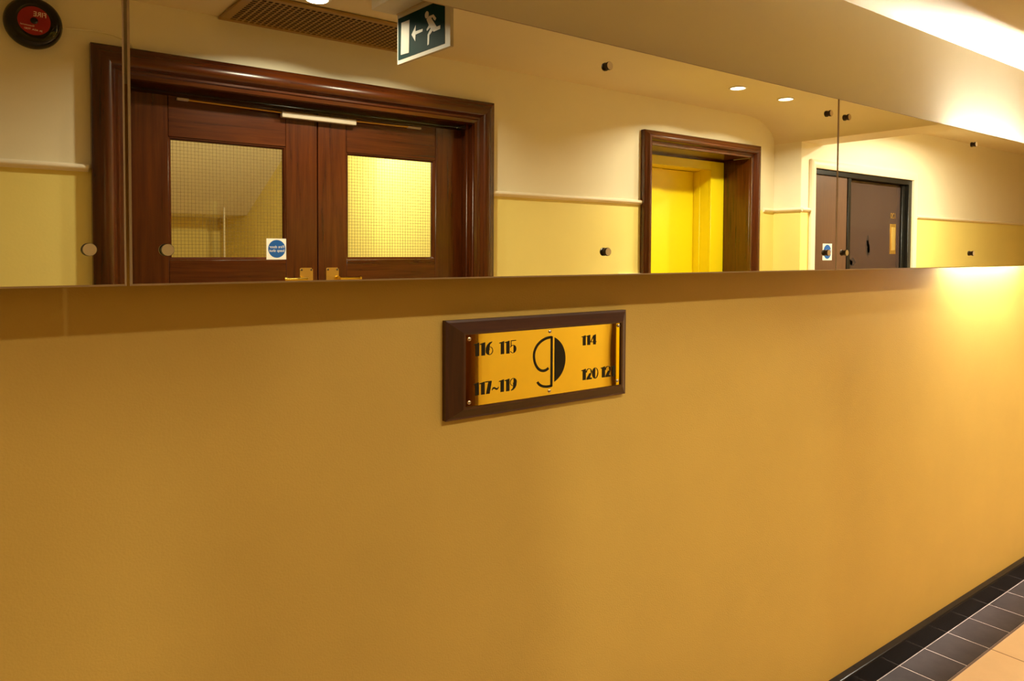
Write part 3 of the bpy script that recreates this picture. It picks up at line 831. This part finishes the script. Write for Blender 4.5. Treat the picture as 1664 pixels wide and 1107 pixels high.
n_ = int((gx1 - gx0 - 2 * fw) / P_)
for i in range(1, n_):
    x = gx0 + fw + (gx1 - gx0 - 2 * fw) * i / n_
    if src is None:
        src = box('grille_bar', x - 0.0034, x + 0.0034, gy0 + fs + 0.0002, gy1 - fs - 0.0002, zg - 0.0112, zg - 0.0102, M_GRILLE, gr); s0 = WL[src.name].copy(); x_s = x
    else: share(src, 'grille_bar', s0 + Vector((x - x_s, 0, 0)), gr)
src = None
n_ = int((gy1 - gy0 - 2 * fs) / P_)
for i in range(1, n_):
    y = gy0 + fs + (gy1 - gy0 - 2 * fs) * i / n_
    if src is None:
        src = box('grille_bar', gx0 + fw + 0.0002, gx1 - fw - 0.0002, y - 0.0034, y + 0.0034, zg - 0.0110, zg - 0.0100, M_GRILLE, gr); s0 = WL[src.name].copy(); y_s = y
    else: share(src, 'grille_bar', s0 + Vector((0, y - y_s, 0)), gr)

# ------------------------------------------------------------------ downlights
def downlight(x, y, zc, watts, label, group='recessed ceiling downlights'):
    r = tag(empty('downlight', (x, y, zc - 0.008)), label, 'downlight', group)
    xf = lambda a, b, hh: (x + a, y + b, zc + hh)
    lathe('trim_ring', [(0.036, -0.0004), (0.046, -0.0004), (0.0465, -0.003), (0.043, -0.0065), (0.038, -0.006), (0.036, -0.003), (0.036, -0.0004)], xf, M_WHITE, r, 40)
    lathe('lens', [(0, -0.0008), (0.0355, -0.0008), (0.0355, -0.0030), (0, -0.0038)], xf, M_LENS, r, 32)
    ld = bpy.data.lights.new('downlight_beam', 'AREA')
    ld.shape = 'DISK'; ld.size = 0.066; ld.energy = watts; ld.color = WARM if x < 4.5 else (1.0, 0.92, 0.74); ld.spread = radians(148) if x < 4.5 else radians(172)
    lo = bpy.data.objects.new('downlight_beam', ld)
    link(lo, r, (x, y, zc - 0.0075))
    return r
downlight(-1.25, 0.06, ZC, P_LEFT_FILL, 'added unseen fill downlight at the far left of the corridor')  # weak unseen pair added for left fill and the architrave highlight
downlight(-0.815, 0.06, ZC, P_LEFT_FILL, 'added unseen fill downlight behind the camera on the left')
downlight(0.991, 0.052, ZC, P_NEAR, 'recessed downlight at the top edge of the mirror, left of the exit sign')
downlight(1.425, 0.075, ZC, P_NEAR, 'recessed downlight hidden behind the hanging exit sign')
downlight(3.228, 0.086, ZC, P_MID, 'recessed downlight reflected to the right of centre, left one of the pair')
downlight(3.664, 0.079, ZC, P_MID, 'recessed downlight nearest the rounded ceiling drop, right one of the pair')
downlight(4.95, 0.60, ZC2, P_FAR, 'recessed downlight beyond the beam in front of door 120')
downlight(5.45, 0.60, ZC2, P_FAR, 'recessed downlight beyond the beam, farther along the corridor')

# lamp of the stairwell
sl_ = tag(empty('stair_lamp', (1.42, V2Y(3.80), 2.25)), 'pendant lamp hanging in the stairwell behind the double doors', 'lamp')
LX, LY = 1.42, V2Y(3.80)
cyl('ceiling_rose', (LX, LY, 3.04), (LX, LY, 3.065), 0.045, M_WHITE, sl_, n=24)
cyl('rod', (LX, LY, 2.42), (LX, LY, 3.04), 0.006, M_NICK, sl_, n=12)
lathe('lamp_shade', [(0.012, 0.13), (0.04, 0.125), (0.085, 0.06), (0.11, 0.0), (0.105, 0.0), (0.08, 0.058), (0.038, 0.118), (0.012, 0.122)], lambda a, b, hh: (LX + a, LY + b, 2.30 + hh), M_WHITE, sl_, 32)
ld = bpy.data.lights.new('stair_lamp_glow', 'POINT'); ld.energy = P_STAIR; ld.color = (1.0, 0.92, 0.76); ld.shadow_soft_size = 0.05
link(bpy.data.objects.new('stair_lamp_glow', ld), sl_, (LX, LY, 2.26))

# unseen bulkhead lamp added to brighten the stairwell wall behind the right pane
bl_ = tag(empty('wall_fill_lamp', (1.97, V2Y(3.80), 2.20)), 'small unseen fill lamp added high on the stairwell wall behind the right pane', 'lamp')
box('lamp_base', 1.985, 2.0045, V2Y(3.87), V2Y(3.73), 2.24, 2.36, M_WHITE, bl_, 0.004)
lathe('lamp_shade', [(0.045, 0.0), (0.050, 0.02), (0.045, 0.06), (0.030, 0.08), (0, 0.085)], lambda a, b, hh: (1.93 + a, V2Y(3.80) + b, 2.25 + hh), M_WHITE, bl_, 24)
ld = bpy.data.lights.new('wall_fill_lamp_glow', 'POINT'); ld.energy = P_STAIR2; ld.color = (1.0, 0.94, 0.80); ld.shadow_soft_size = 0.03
link(bpy.data.objects.new('wall_fill_lamp_glow', ld), bl_, (1.90, V2Y(3.80), 2.20))
